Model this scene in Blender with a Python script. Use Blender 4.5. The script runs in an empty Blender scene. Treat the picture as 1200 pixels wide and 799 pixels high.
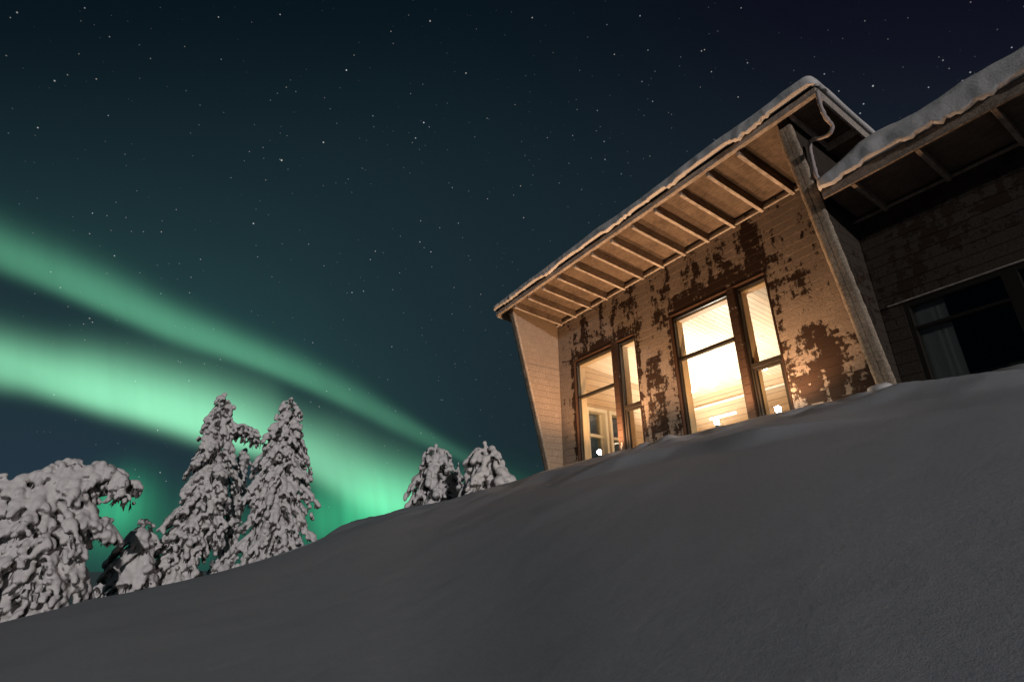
import bpy, math, random
import numpy as np
from mathutils import Vector, noise as mnoise, Matrix

random.seed(7)
S = bpy.context.scene
COL = S.collection
R = math.radians

# ------------------------------------------------------------------ camera
cd = bpy.data.cameras.new('camera'); cam = bpy.data.objects.new('camera', cd); COL.objects.link(cam)
cd.sensor_width = 36.0; cd.lens = 626.7 / 1200 * 36.0; cd.clip_start = 0.05; cd.clip_end = 20000
yaw, pitch, roll = R(-56.86), 0.3961, -0.0071
F0 = Vector((math.sin(yaw), math.cos(yaw), 0)); R0 = Vector((math.cos(yaw), -math.sin(yaw), 0)); U0 = Vector((0, 0, 1))
Fw = F0 * math.cos(pitch) + U0 * math.sin(pitch); Up = -F0 * math.sin(pitch) + U0 * math.cos(pitch)
Rt = R0 * math.cos(roll) + Up * math.sin(roll); Up = -R0 * math.sin(roll) + Up * math.cos(roll)
M = Matrix((Rt, Up, -Fw)).transposed().to_4x4()
cam.matrix_world = M
S.camera = cam

S.view_settings.view_transform = 'Standard'; S.view_settings.look = 'None'
S.view_settings.exposure = 0; S.view_settings.gamma = 1
S.cycles.max_bounces = 6; S.cycles.diffuse_bounces = 4; S.cycles.transparent_max_bounces = 12
S.cycles.sample_clamp_indirect = 4; S.cycles.caustics_refractive = False; S.cycles.caustics_reflective = False

# ------------------------------------------------------------------ node helper
class E:
    nt = None
    def __init__(s, v): s.v = v
    def _op(op, *a, clamp=False):
        n = E.nt.nodes.new('ShaderNodeMath'); n.operation = op; n.use_clamp = clamp
        for i, x in enumerate(a):
            if isinstance(x, E): E.nt.links.new(x.v, n.inputs[i])
            else: n.inputs[i].default_value = float(x)
        return E(n.outputs[0])
    def __add__(a, b): return E._op('ADD', a, b)
    __radd__ = __add__
    def __sub__(a, b): return E._op('SUBTRACT', a, b)
    def __rsub__(a, b): return E._op('SUBTRACT', b, a)
    def __mul__(a, b): return E._op('MULTIPLY', a, b)
    __rmul__ = __mul__
    def __truediv__(a, b): return E._op('DIVIDE', a, b)
def op(o, *a, clamp=False): return E._op(o, *a, clamp=clamp)
def sat(a): return op('ADD', a, 0.0, clamp=True)
def smooth(a, lo, hi):
    n = E.nt.nodes.new('ShaderNodeMapRange'); n.interpolation_type = 'SMOOTHSTEP'
    E.nt.links.new(a.v, n.inputs[0]); n.inputs[1].default_value = lo; n.inputs[2].default_value = hi
    return E(n.outputs[0])
def combine(x, y, z):
    n = E.nt.nodes.new('ShaderNodeCombineXYZ')
    for i, q in enumerate((x, y, z)):
        if isinstance(q, E): E.nt.links.new(q.v, n.inputs[i])
        else: n.inputs[i].default_value = q
    return n.outputs[0]
def split(sock):
    n = E.nt.nodes.new('ShaderNodeSeparateXYZ'); E.nt.links.new(sock, n.inputs[0])
    return [E(o) for o in n.outputs]
def tnoise(vec, scale, detail=3, rough=0.55):
    n = E.nt.nodes.new('ShaderNodeTexNoise'); E.nt.links.new(vec, n.inputs['Vector'])
    n.inputs['Scale'].default_value = scale; n.inputs['Detail'].default_value = detail; n.inputs['Roughness'].default_value = rough
    return E(n.outputs[0])
def vscale(vec, sx, sy, sz):
    n = E.nt.nodes.new('ShaderNodeMapping'); E.nt.links.new(vec, n.inputs[0]); n.inputs['Scale'].default_value = (sx, sy, sz)
    return n.outputs[0]
def cmix(f, a, b, mode='MIX'):
    n = E.nt.nodes.new('ShaderNodeMix'); n.data_type = 'RGBA'; n.blend_type = mode
    for idx, q in ((0, f), (6, a), (7, b)):
        if isinstance(q, E): E.nt.links.new(q.v, n.inputs[idx])
        elif hasattr(q, 'is_linked'): E.nt.links.new(q, n.inputs[idx])
        elif idx == 0: n.inputs[0].default_value = q
        else: n.inputs[idx].default_value = (*q, 1)
    return n.outputs[2]
def fcurve(x, pts, lo, hi):
    """value of a curve through (x, y) points, x in lo..hi"""
    ys = [p[1] for p in pts]; ymin, ymax = min(ys), max(ys) + 1e-6
    n = E.nt.nodes.new('ShaderNodeFloatCurve'); c = n.mapping.curves[0]
    P = [((p[0] - lo) / (hi - lo), (p[1] - ymin) / (ymax - ymin)) for p in pts]
    c.points[0].location = P[0]; c.points[1].location = P[-1]
    for q in P[1:-1]: c.points.new(*q)
    n.mapping.update()
    t = (x - lo) * (1.0 / (hi - lo))
    E.nt.links.new(sat(t).v, n.inputs['Value'])
    return E(n.outputs[0]) * (ymax - ymin) + ymin

# ------------------------------------------------------------------ night sky: stars and aurora
w = bpy.data.worlds.new('World'); S.world = w; w.use_nodes = True
nt = w.node_tree; nt.nodes.clear(); E.nt = nt
out = nt.nodes.new('ShaderNodeOutputWorld'); bg = nt.nodes.new('ShaderNodeBackground'); nt.links.new(bg.outputs[0], out.inputs[0])
tc = nt.nodes.new('ShaderNodeTexCoord'); D = tc.outputs['Generated']
dx, dy, dz = split(D)
fwd = dx * F0.x + dy * F0.y
rgt = dx * R0.x + dy * R0.y
front = smooth(fwd, 0.12, 0.4)
fs = op('MAXIMUM', fwd, 0.1)
U = rgt / fs; V = dz / fs
A = [(-1.5,0.80,0.07,0.11),(-1.118,0.6402,0.0599,0.0876),(-0.904,0.5498,0.0485,0.0845),(-0.703,0.4646,0.0476,0.0654),(-0.514,0.3915,0.0345,0.0525),(-0.334,0.3169,0.0327,0.0443),(-0.213,0.2564,0.0329,0.0303),(-0.130,0.2116,0.0208,0.0228),(-0.065,0.1778,0.0156,0.0237),(0.2,0.06,0.02,0.03)]
B = [(-1.5,0.50,0.09,0.09),(-1.024,0.3789,0.0779,0.0826),(-0.835,0.3188,0.0580,0.1013),(-0.657,0.2713,0.0593,0.1105),(-0.484,0.2206,0.0524,0.1097),(-0.400,0.1960,0.0590,0.0854),(-0.316,0.1594,0.0677,0.0945),(-0.234,0.1253,0.0801,0.0904),(-0.156,0.1024,0.0717,0.0761),(-0.063,0.0871,0.0570,0.0521),(0.2,0.06,0.05,0.05)]
wob = (tnoise(combine(U, V, 0.0), 3.0, 2) - 0.5) * 0.02
def band(L, amp, tail, tailw, ktop=1.0):
    c = fcurve(U, [(p[0], p[1]) for p in L], -1.5, 0.2)
    wl = fcurve(U, [(p[0], p[2]) for p in L], -1.5, 0.2)
    wu = fcurve(U, [(p[0], p[3]) for p in L], -1.5, 0.2)
    am = fcurve(U, amp, -1.5, 0.2)
    t = V - c + wob
    up = op('GREATER_THAN', t, 0.0)
    wd = wu * up * (ktop * 0.78) + wl * (1.0 - up) * 0.62
    q = t / wd
    g = op('EXPONENT', op('POWER', op('ABSOLUTE', q), 2.0 + 0.8 * (1.0 - up)) * -1.0)
    # wide faint veil above the band
    q2 = op('MAXIMUM', t, 0.0) / tailw
    veil = op('EXPONENT', q2 * -1.0) * smooth(t, -0.06, 0.05) * tail
    return g * am, veil * am
gA, vA = band([(p[0], p[1]-.006, p[2]*1.02, p[3]*.86) for p in A], [(-1.5,0.45),(-1.1,0.66),(-0.7,0.86),(-0.5,0.80),(-0.33,0.55),(-0.2,0.40),(-0.1,0.24),(0.0,0.06),(0.2,0.0)], 0.44, 0.17)
bcore = None
gB, vB = band([(p[0], p[1], p[2]*.92, p[3]*.88) for p in B], [(-1.5,1.3),(-1.02,1.9),(-0.8,2.6),(-0.6,2.85),(-0.45,2.1),(-0.3,1.7),(-0.2,1.5),(-0.12,1.0),(-0.06,0.45),(0.02,0.12),(0.2,0.0)], 0.10, 0.12)
def blob(u0, v0, su, sv, a):
    x = (U - u0) * (1 / su); y = (V - v0) * (1 / sv)
    return op('EXPONENT', (x * x + y * y) * -1.0) * a
rays = tnoise(combine(U * 26.0 + V * 5.0, V * 1.2, 3.0), 1.0, 2)
low = (blob(-0.255, 0.085, 0.11, 0.06, 1.7) + blob(-0.715, 0.10, 0.055, 0.05, 1.4) + blob(-0.60, 0.05, 0.25, 0.07, 0.30) + blob(-0.10, 0.06, 0.13, 0.07, 0.9)) * (0.45 + 1.1 * rays)
streak = 0.72 + 0.30 * tnoise(combine(U * 2.2 + V * 6.0, V * 7.0 + U * 2.0, 0.0), 1.0, 3) + 0.26 * tnoise(combine(U * 17.0 + V * 6.0, V * 1.5, 7.0), 1.0, 3)
green = (gA + vA + (gB + vB)) * streak
# colours (linear)
def cmul(col, f):
    return [f * c for c in col]
veil_c = cmul((0.013, 0.058, 0.045), (vA + vB) * streak)
pa = cmul((0.085, 0.31, 0.170), gA * streak)
pb = cmul((0.100, 0.285, 0.163), gB * streak)
# hot core of the broad band goes paler
pl = cmul((0.020, 0.24, 0.105), low)
# background gradient: navy overhead and to the right, teal low on the left
tealf = smooth(U + V * -0.55, 0.15, -1.0)
horiz = smooth(V, 1.5, 0.25)
g1 = tealf * (0.35 + 0.65 * horiz) + 0.12 * horiz
rightup = smooth(U, -0.2, 1.2)
base = [0.0020 + 0.0025 * g1 + rightup * 0.0026 + horiz * 0.0085, 0.0043 + 0.010 * g1 + horiz * 0.0165 + rightup * 0.0006, 0.0085 + 0.011 * g1 + horiz * 0.019 + rightup * 0.0035]
navy = blob(-0.95, 0.16, 0.35, 0.13, 0.75)
rgb = []
for k in range(3):
    b = base[k] * (1.0 - navy * 0.6) + navy * (0.013, 0.022, 0.040)[k]
    rgb.append(b + (veil_c[k] + pa[k] + pb[k] + pl[k]) * front)
col = combine(*rgb)
# stars
def stars(scale, rad, gain, pw):
    n = nt.nodes.new('ShaderNodeTexVoronoi'); nt.links.new(D, n.inputs['Vector']); n.inputs['Scale'].default_value = scale
    d = E(n.outputs['Distance']); c = split(n.outputs['Color'])
    b = op('POWER', c[0], pw)
    return sat(1.0 - d / (rad * scale)) * b * (gain * 0.8), c[1]
s1, h1 = stars(105, 0.00105, 0.95, 5)
s2, h2 = stars(36, 0.00125, 1.6, 5)
dens = 0.35 + 1.1 * smooth(tnoise(D, 2.5, 3), 0.35, 0.7)
above = smooth(dz, 0.0, 0.12)
st = (s1 * dens + s2) * above
BS = [(-0.78661,0.06474,0.61405,3.0), (-0.78651,0.06201,0.61445,1.0), (-0.75058,0.11796,0.65017,2.5), (-0.85141,0.04755,0.52234,2.5), (-0.68858,0.25397,0.67923,2.0), (-0.56216,0.21565,0.79842,2.2), (-0.58483,0.29385,0.75606,2.0), (-0.76941,-0.22289,0.59861,1.8), (-0.71989,-0.26615,0.64103,1.6), (-0.69619,0.17929,0.69511,1.3), (-0.70701,0.33642,0.62206,1.3), (-0.89077,-0.01321,0.45426,1.2), (-0.88144,-0.15445,0.44633,1.2), (-0.93227,-0.13086,0.33726,1.5), (-0.52980,0.54268,0.65178,1.6), (-0.51516,0.52965,0.67385,1.4), (-0.64265,0.44024,0.62706,1.5), (-0.33410,0.65029,0.68228,1.5), (-0.19224,0.75006,0.63281,2.4), (-0.21148,0.75628,0.61912,1.8), (-0.22030,0.76044,0.61090,1.8), (-0.22769,0.73035,0.64401,1.4), (-0.11112,0.79678,0.59396,1.8), (-0.10074,0.79491,0.59831,1.6), (-0.11713,0.77343,0.62296,1.3), (-0.23124,0.70749,0.66783,1.5), (-0.30000,0.63423,0.71257,1.5)]
bst = None
for x, y, z, m in BS:
    n = nt.nodes.new('ShaderNodeVectorMath'); n.operation = 'DISTANCE'; nt.links.new(D, n.inputs[0]); n.inputs[1].default_value = (x, y, z)
    v = sat(1.0 - E(n.outputs['Value']) / (0.0008 + 0.00028 * m)) * (0.30 * m)
    bst = v if bst is None else bst + v
starcol = cmix(h2, (0.75, 0.88, 1.0), (1.0, 0.93, 0.85))
n = nt.nodes.new('ShaderNodeVectorMath'); n.operation = 'SCALE'; nt.links.new(starcol, n.inputs[0]); nt.links.new((st + bst).v, n.inputs[3])
add = nt.nodes.new('ShaderNodeVectorMath'); add.operation = 'ADD'; nt.links.new(col, add.inputs[0]); nt.links.new(n.outputs[0], add.inputs[1])
nt.links.new(add.outputs[0], bg.inputs[0]); bg.inputs[1].default_value = 1.0
w.cycles.sampling_method = 'MANUAL'; w.cycles.sample_map_resolution = 256

# low light from the right (moon), skims the slope and meets the trees face on
sd = bpy.data.lights.new('moon', 'SUN'); so = bpy.data.objects.new('moon', sd); COL.objects.link(so)
sd.energy = 1.25; sd.angle = R(1.0); sd.color = (0.98, 0.94, 0.94)
SUN = Vector((0.95, -0.24, 0.072)).normalized()
so.rotation_euler = SUN.to_track_quat('Z', 'Y').to_euler(); so.location = (30, -20, 20)

# ------------------------------------------------------------------ materials
def mat(name):
    m = bpy.data.materials.new(name); m.use_nodes = True; E.nt = m.node_tree
    return m, m.node_tree, m.node_tree.nodes['Principled BSDF']
def pos(): 
    g = E.nt.nodes.new('ShaderNodeNewGeometry'); return g.outputs['Position']
def bump(bs, h, strength=1.0, dist=0.01, normal=None):
    b = E.nt.nodes.new('ShaderNodeBump'); b.inputs['Strength'].default_value = strength; b.inputs['Distance'].default_value = dist
    E.nt.links.new(h.v, b.inputs['Height'])
    if normal: E.nt.links.new(normal, b.inputs['Normal'])
    if bs: E.nt.links.new(b.outputs[0], bs.inputs['Normal'])
    return b.outputs[0]
def simple(name, col, rough=0.6, metal=0.0, nscale=30, var=0.25, bdist=0.002):
    m, t, b = mat(name); P = pos()
    n = tnoise(P, nscale, 4)
    c = cmix(n, tuple(x * (1 - var) for x in col), tuple(min(1, x * (1 + var)) for x in col))
    t.links.new(c, b.inputs['Base Color']); b.inputs['Roughness'].default_value = rough; b.inputs['Metallic'].default_value = metal
    bump(b, n, 0.6, bdist)
    return m

def snow_mat(name, albedo, lump=0.0, grain=1.0, twig_shade=False):
    m, t, b = mat(name); P = pos()
    g = tnoise(P, 150, 4, 0.75); mid = tnoise(P, 40, 5, 0.7); big = tnoise(P, 3.5, 4)
    c = cmix(smooth(g * 0.5 + mid * 0.5, 0.36, 0.64), tuple(a * 0.86 for a in albedo), albedo)
    if twig_shade:
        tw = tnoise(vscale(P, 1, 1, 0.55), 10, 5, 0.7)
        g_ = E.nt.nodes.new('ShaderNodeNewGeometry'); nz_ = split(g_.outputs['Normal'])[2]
        und = smooth(nz_ * -1.0 + (tw - 0.5) * 1.9, -0.06, 0.60)  # shade painted on downward faces, along with bare twig colour
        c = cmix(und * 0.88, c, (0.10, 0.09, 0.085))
    t.links.new(c, b.inputs['Base Color']); b.inputs['Roughness'].default_value = 0.75
    b.inputs['Specular IOR Level'].default_value = 0.25
    n1 = bump(None, big, 0.5, 0.012 + 0.04 * lump); n2 = bump(None, mid, 0.5, 0.0035 + 0.02 * lump, n1)
    bump(b, g, 0.55 * grain, 0.0026, n2)
    return m
M_SNOW = snow_mat('snow_ground', (0.58, 0.585, 0.61))
M_ROOFSNOW = snow_mat('snow_roof', (0.74, 0.71, 0.69), 0.3)
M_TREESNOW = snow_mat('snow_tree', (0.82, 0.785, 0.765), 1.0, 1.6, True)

FR = (0.50, 0.43, 0.37)      # hoar frost over stained wood
WOOD = (0.050, 0.026, 0.016)
def frosted(name, stretch=(1, 1, 1), coverage=1.0, ribs=None, cracks=False, frost=FR):
    m, t, b = mat(name); P = pos(); x, y, z = split(P)
    fine = tnoise(P, 95, 4, 0.75); midn = tnoise(P, 14, 4, 0.6)
    rib = tnoise(vscale(P, *stretch), 30, 3, 0.6)
    f = smooth(midn * 0.55 + fine * 0.35 + rib * 0.35, 0.50 - 0.35 * coverage, 0.62 - 0.32 * coverage)
    blot = tnoise(P, 2.6, 4, 0.65)
    c = cmix(smooth(fine * 0.55 + rib * 0.25 + blot * 0.3, 0.42, 0.68), tuple(a * 0.48 for a in frost), tuple(min(1, a * 1.35) for a in frost))
    c = cmix(sat(rib * 1.6 - 0.4), cmix(0.35, c, WOOD), c)
    if cracks:
        cr = smooth(op('ABSOLUTE', x - cracks + (midn - 0.5) * 0.03), 0.0, 0.010)
        f = f * (0.25 + 0.75 * cr)
    t.links.new(cmix(f, WOOD, c), b.inputs['Base Color']); b.inputs['Roughness'].default_value = 0.8
    b.inputs['Specular IOR Level'].default_value = 0.15
    bump(b, fine * 0.6 + rib * 0.4 + f * 0.6, 0.9, 0.008)
    return m
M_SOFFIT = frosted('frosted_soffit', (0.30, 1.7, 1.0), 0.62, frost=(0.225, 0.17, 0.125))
M_SOFFIT_DIM = frosted('wing_soffit_shaded', (0.25, 3.2, 1.0), 0.5, frost=(0.17, 0.125, 0.095))  # darker copy of the lodge soffit, the wing's shade put into its colour
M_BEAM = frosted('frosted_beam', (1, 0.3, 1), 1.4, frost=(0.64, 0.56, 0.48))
M_BEAMSIDE = frosted('beam_side_shade', (1, 0.3, 1), 0.35, frost=(0.22, 0.165, 0.125))  # shade painted on the rafter sides as darker, thinner frost
M_BEAMDIM = frosted('wing_beam', (1, 0.3, 1), 0.9, frost=(0.34, 0.27, 0.215))  # dimmed copy of the lodge beams, shade included in the colour
M_FASCIA = frosted('frosted_fascia', (0.5, 1, 1), 1.3, frost=(0.54, 0.47, 0.41))
M_FINF = frosted('frosted_fin_front', (1, 1, 1), 1.2, cracks=-3.03, frost=(0.50, 0.40, 0.30))

# melted dark areas of the frosted boards: (x, z, half width, half height, strength)
DARK = [(-10.02,5.1,0.16,1.0,.8),(-9.62,5.35,0.18,0.7,1.1),(-8.95,5.35,0.17,0.7,.9),(-8.45,5.5,0.18,0.8,1.1),(-7.95,5.75,0.20,0.55,1.1),(-7.75,5.15,0.22,0.7,.6),
        (-6.85,5.45,0.14,0.75,1.1),(-6.15,5.55,0.28,0.55,1.2),(-5.45,5.35,0.35,0.75,1.1),(-4.78,5.35,0.30,1.1,1.4),(-4.52,4.3,0.12,1.6,.8),
        (-9.0,4.95,1.3,0.22,1.6),(-5.7,5.02,1.4,0.35,1.8),(-10.10,3.6,0.10,1.9,1.2),(-7.82,3.7,0.07,1.9,1.1),(-6.92,3.7,0.09,1.9,1.2),(-4.55,3.5,0.07,1.6,1.0),
        (-7.38,3.65,0.30,0.65,1.25),(-7.42,2.75,0.33,0.75,1.35),(-7.15,2.35,0.30,0.35,1.0),
        (-4.05,4.25,0.17,0.55,.75),(-4.15,4.9,0.16,0.6,.6),(-3.72,4.0,0.10,0.35,.6),(-4.10,3.38,0.34,0.26,1.2),(-3.75,2.95,0.35,0.50,1.2),(-3.6,2.45,0.55,0.45,1.45),(-4.25,2.60,0.30,0.65,1.35),
        (-1.9,4.25,0.8,0.6,1.0),(-0.9,4.35,0.5,0.45,.9),(-2.5,3.6,0.5,0.5,1.1),(0.3,4.2,0.6,0.5,.8)]
def siding(name, dark=True, cover=0.0, frost=(0.40, 0.32, 0.255)):
    m, t, b = mat(name); P = pos(); x, y, z = split(P)
    row = op('FLOOR', (z - 0.02) / 0.165)
    pb = combine(x + y + row * 3.37, row * 7.13, 0.0)
    blk = tnoise(pb, 3.0, 2, 0.5)
    n0 = tnoise(vscale(P, 1.0, 1.0, 0.75), 3.2, 6, 0.68); fine = tnoise(P, 70, 4, 0.75); sp = tnoise(vscale(P, 1, 1, 0.8), 20, 5, 0.8)
    strk = tnoise(vscale(P, 7, 7, 0.9), 1.0, 4, 0.65)
    blk2 = tnoise(combine((x + y) * 2.2 + row * 1.9, row * 3.1 + z * 2.0, 0.0), 3.5, 3, 0.6)
    v = 1.13 + (n0 - 0.5) * 1.6 + (blk - 0.5) * 1.8 + (blk2 - 0.5) * 1.7 + (sp - 0.5) * 1.6 + (strk - 0.5) * 1.8 + (fine - 0.5) * 0.5
    th = None
    if dark:
        for cx, cz, rx, rz, k in DARK:
            a = (x - cx) * (1 / (rx * 1.35)); c_ = (z - cz) * (1 / (rz * 1.2))
            e = op('MAXIMUM', 1.0 - (a * a + c_ * c_), 0.0) * (k * 0.58)
            th = e if th is None else op('MAXIMUM', th, e)
        d = v - th
    else: d = v
    d = d + cover
    f = smooth(d, 0.55, 0.68)
    frac = op('FRACT', (z - 0.02) / 0.165)
    lip = smooth(frac, 0.0, 0.07)
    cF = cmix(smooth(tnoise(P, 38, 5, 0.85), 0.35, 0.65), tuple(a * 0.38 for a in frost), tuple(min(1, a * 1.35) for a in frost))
    jn = smooth(op('ABSOLUTE', op('FRACT', (x + y) / 0.36 + row * 0.37 + (blk - 0.5) * 0.6) - 0.5), 0.035, 0.0) * smooth(sp, 0.40, 0.55)
    cF = cmix(jn * 0.6, cF, WOOD)
    cF = cmix(sat((frac - 0.92) * 12.0) * 0.75, cF, WOOD)
    cF = cmix(sat(n0 * 2.2 - 0.75), tuple(a * 0.70 for a in frost), cF)
    grain = tnoise(vscale(P, 1, 1, 14), 6, 4)
    cW = cmix(grain, (0.020, 0.0115, 0.0075), (0.055, 0.030, 0.019))
    cc = cmix(f, cW, cF)
    t.links.new(cc, b.inputs['Base Color']); b.inputs['Roughness'].default_value = 0.78
    b.inputs['Specular IOR Level'].default_value = 0.2
    n1 = bump(None, f * 1.0 + fine * f * 0.5 + sp * f * 0.9, 1.0, 0.022)
    bump(b, grain, 0.3, 0.002, n1)
    return m
M_SIDING = siding('frosted_siding')
M_SIDING_FULL = siding('frosted_siding_full', False, 0.45, (0.40, 0.30, 0.215))
M_SIDING_DARK = siding('bare_siding', False, -1.2)
M_SIDING_WING = siding('wing_siding_shaded', True, 0.0, (0.072, 0.055, 0.042))  # frost darkened so the colour carries the shade on wing and near fin
M_TRIM = simple('dark_trim', (0.045, 0.022, 0.014), 0.5)
M_TRIMF = frosted('frosted_trim', (1, 1, 1), -0.6, frost=(0.12, 0.07, 0.045))
M_FRAME = simple('window_frame_dark', (0.02, 0.016, 0.012), 0.35)
M_METAL = simple('roof_metal', (0.03, 0.028, 0.028), 0.5, 0.3)
M_PIPE = simple('frosted_pipe', (0.42, 0.36, 0.34), 0.7, 0, 60, 0.35, 0.006)
M_PALEWOOD = simple('pale_wood', (0.62, 0.46, 0.30), 0.5, 0, 20, 0.1)
M_WHITE = simple('white_paint', (0.72, 0.68, 0.60), 0.5, 0, 20, 0.05)
M_CURT = simple('curtain_cloth', (0.20, 0.20, 0.20), 0.9, 0, 40, 0.1)
M_DARKROOM = simple('dark_room', (0.04, 0.037, 0.035), 0.9)
M_FLOOR = simple('floor_boards', (0.30, 0.19, 0.11), 0.4)

def panelled(name, axis, pitch, c0, c1):
    m, t, b = mat(name); P = pos(); q = split(P)[axis]
    fr = op('FRACT', q / pitch); gap = smooth(op('ABSOLUTE', fr - 0.5), 0.5, 0.44)
    rid = op('FLOOR', q / pitch)
    sc = [14, 14, 14]; 
    for i in range(3):
        if i != axis: sc[i] = 1.0
    g = tnoise(vscale(P, *sc), 2.5, 4)
    tone = tnoise(combine(rid * 5.3, 0.0, 0.0), 1.0, 0)
    knots = smooth(tnoise(P, 5.0, 2, 0.4), 0.70, 0.76)
    c = cmix(sat(g * 0.6 + tone * 0.9 - 0.25), c0, c1)
    c = cmix(knots * 0.6, c, tuple(a * 0.3 for a in c0))
    c = cmix(gap, tuple(a * 0.35 for a in c0), c)
    t.links.new(c, b.inputs['Base Color']); b.inputs['Roughness'].default_value = 0.45
    bump(b, gap, 1.0, 0.006)
    return m
M_CEIL = panelled('ceiling_boards', 0, 0.125, (0.62, 0.46, 0.32), (0.84, 0.73, 0.58))
M_INWALL = panelled('interior_boards', 2, 0.18, (0.40, 0.27, 0.17), (0.62, 0.47, 0.33))

m, t, b = mat('window_glass'); M_GLASS = m
fz = t.nodes.new('ShaderNodeLayerWeight'); fz.inputs[0].default_value = 0.5; fz_ = op('POWER', E(fz.outputs['Facing']), 5.0) * 0.9 + 0.04
tr = t.nodes.new('ShaderNodeBsdfTransparent'); tr.inputs[0].default_value = (0.93, 0.95, 0.93, 1)
gl = t.nodes.new('ShaderNodeBsdfGlossy'); gl.inputs['Roughness'].default_value = 0.02
mx = t.nodes.new('ShaderNodeMixShader'); t.links.new(fz_.v, mx.inputs[0]); t.links.new(tr.outputs[0], mx.inputs[1]); t.links.new(gl.outputs[0], mx.inputs[2])
t.links.new(mx.outputs[0], t.nodes['Material Output'].inputs[0]); t.nodes.remove(b)

def emis(name, col, k):
    m, t, b = mat(name); b.inputs['Base Color'].default_value = (*col, 1); b.inputs['Emission Color'].default_value = (*col, 1); b.inputs['Emission Strength'].default_value = k
    return m
M_LAMP = emis('uplight_glow', (1.0, 0.80, 0.60), 300.0)
M_BULB = emis('warm_bulb', (1.0, 0.80, 0.55), 14.0)

# needles
m, t, b = mat('spruce_needles'); M_NEEDLE = m; P = pos()
n = tnoise(P, 9, 4, 0.7); fr_ = tnoise(P, 60, 3, 0.7)
c = cmix(smooth(n * 0.6 + fr_ * 0.4, 0.42, 0.62), (0.014, 0.016, 0.012), (0.20, 0.185, 0.18))
t.links.new(c, b.inputs['Base Color']); b.inputs['Roughness'].default_value = 0.9
M_BARK = simple('spruce_bark', (0.060, 0.045, 0.038), 0.9, 0, 18, 0.5, 0.01)

# ------------------------------------------------------------------ mesh helpers
class MB:
    def __init__(s): s.v = []; s.f = []; s.n = 0
    def add(s, V, F):
        s.v.extend([tuple(p) for p in V]); s.f.extend([tuple(i + s.n for i in f) for f in F]); s.n += len(V); return s
    def box(s, x0, x1, y0, y1, z0, z1):
        V = [(x0,y0,z0),(x1,y0,z0),(x1,y1,z0),(x0,y1,z0),(x0,y0,z1),(x1,y0,z1),(x1,y1,z1),(x0,y1,z1)]
        return s.add(V, [(0,3,2,1),(4,5,6,7),(0,1,5,4),(1,2,6,5),(2,3,7,6),(3,0,4,7)])
    def hexa(s, lo, hi):   # two quads, same order
        return s.add(list(lo) + list(hi), [(0,3,2,1),(4,5,6,7),(0,1,5,4),(1,2,6,5),(2,3,7,6),(3,0,4,7)])
    def tube(s, pts, rads, seg=10, cap=True):
        pts = [Vector(p) for p in pts]; V = []; F = []; a = None
        for i, p in enumerate(pts):
            d = (pts[min(i+1, len(pts)-1)] - pts[max(i-1, 0)]).normalized()
            if a is None: a = d.orthogonal().normalized()
            a = (a - d * a.dot(d)).normalized(); c = d.cross(a)
            r = rads[i] if hasattr(rads, '__len__') else rads
            for k in range(seg):
                q = 2 * math.pi * k / seg; V.append(p + (a * math.cos(q) + c * math.sin(q)) * r)
        for i in range(len(pts) - 1):
            for k in range(seg):
                F.append((i*seg+k, i*seg+(k+1)%seg, (i+1)*seg+(k+1)%seg, (i+1)*seg+k))
        if cap:
            F.append(tuple(range(seg))[::-1]); F.append(tuple((len(pts)-1)*seg + k for k in range(seg)))
        return s.add(V, F)
    def lathe(s, c, prof, seg=20):
        V = []; F = []
        for r, z in prof:
            for k in range(seg): V.append((c[0] + r*math.cos(2*math.pi*k/seg), c[1] + r*math.sin(2*math.pi*k/seg), c[2] + z))
        for i in range(len(prof) - 1):
            for k in range(seg): F.append((i*seg+k, i*seg+(k+1)%seg, (i+1)*seg+(k+1)%seg, (i+1)*seg+k))
        F.append(tuple(range(seg))[::-1]); F.append(tuple((len(prof)-1)*seg+k for k in range(seg)))
        return s.add(V, F)
    def build(s, name, m, parent=None, bevel=0, smooth_=False):
        me = bpy.data.meshes.new(name); L = parent_loc(parent)
        me.from_pydata([(p[0]-L[0], p[1]-L[1], p[2]-L[2]) for p in s.v], [], s.f); me.update()
        me.materials.append(m)
        if smooth_: me.polygons.foreach_set('use_smooth', [True]*len(me.polygons))
        o = bpy.data.objects.new(name, me); COL.objects.link(o)
        if parent: o.parent = parent
        if bevel:
            bv = o.modifiers.new('bevel', 'BEVEL'); bv.width = bevel; bv.segments = 2; bv.limit_method = 'ANGLE'
        return o
def parent_loc(p):
    L = Vector((0, 0, 0))
    while p: L += p.location; p = p.parent
    return L
def tag(o, label=None, cat=None, group=None, kind=None):
    for k, v in (('label', label), ('category', cat), ('group', group), ('kind', kind)):
        if v: o[k] = v
    return o
def empty(name, loc, label, cat, group=None):
    o = bpy.data.objects.new(name, None); o.empty_display_size = 0.3; COL.objects.link(o); o.location = loc
    return tag(o, label, cat, group)
def origin_to(o, loc):
    """move a top-level mesh object's origin to loc without moving the mesh"""
    loc = Vector(loc); o.data.transform(Matrix.Translation(-loc)); o.location = loc; return o

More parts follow.
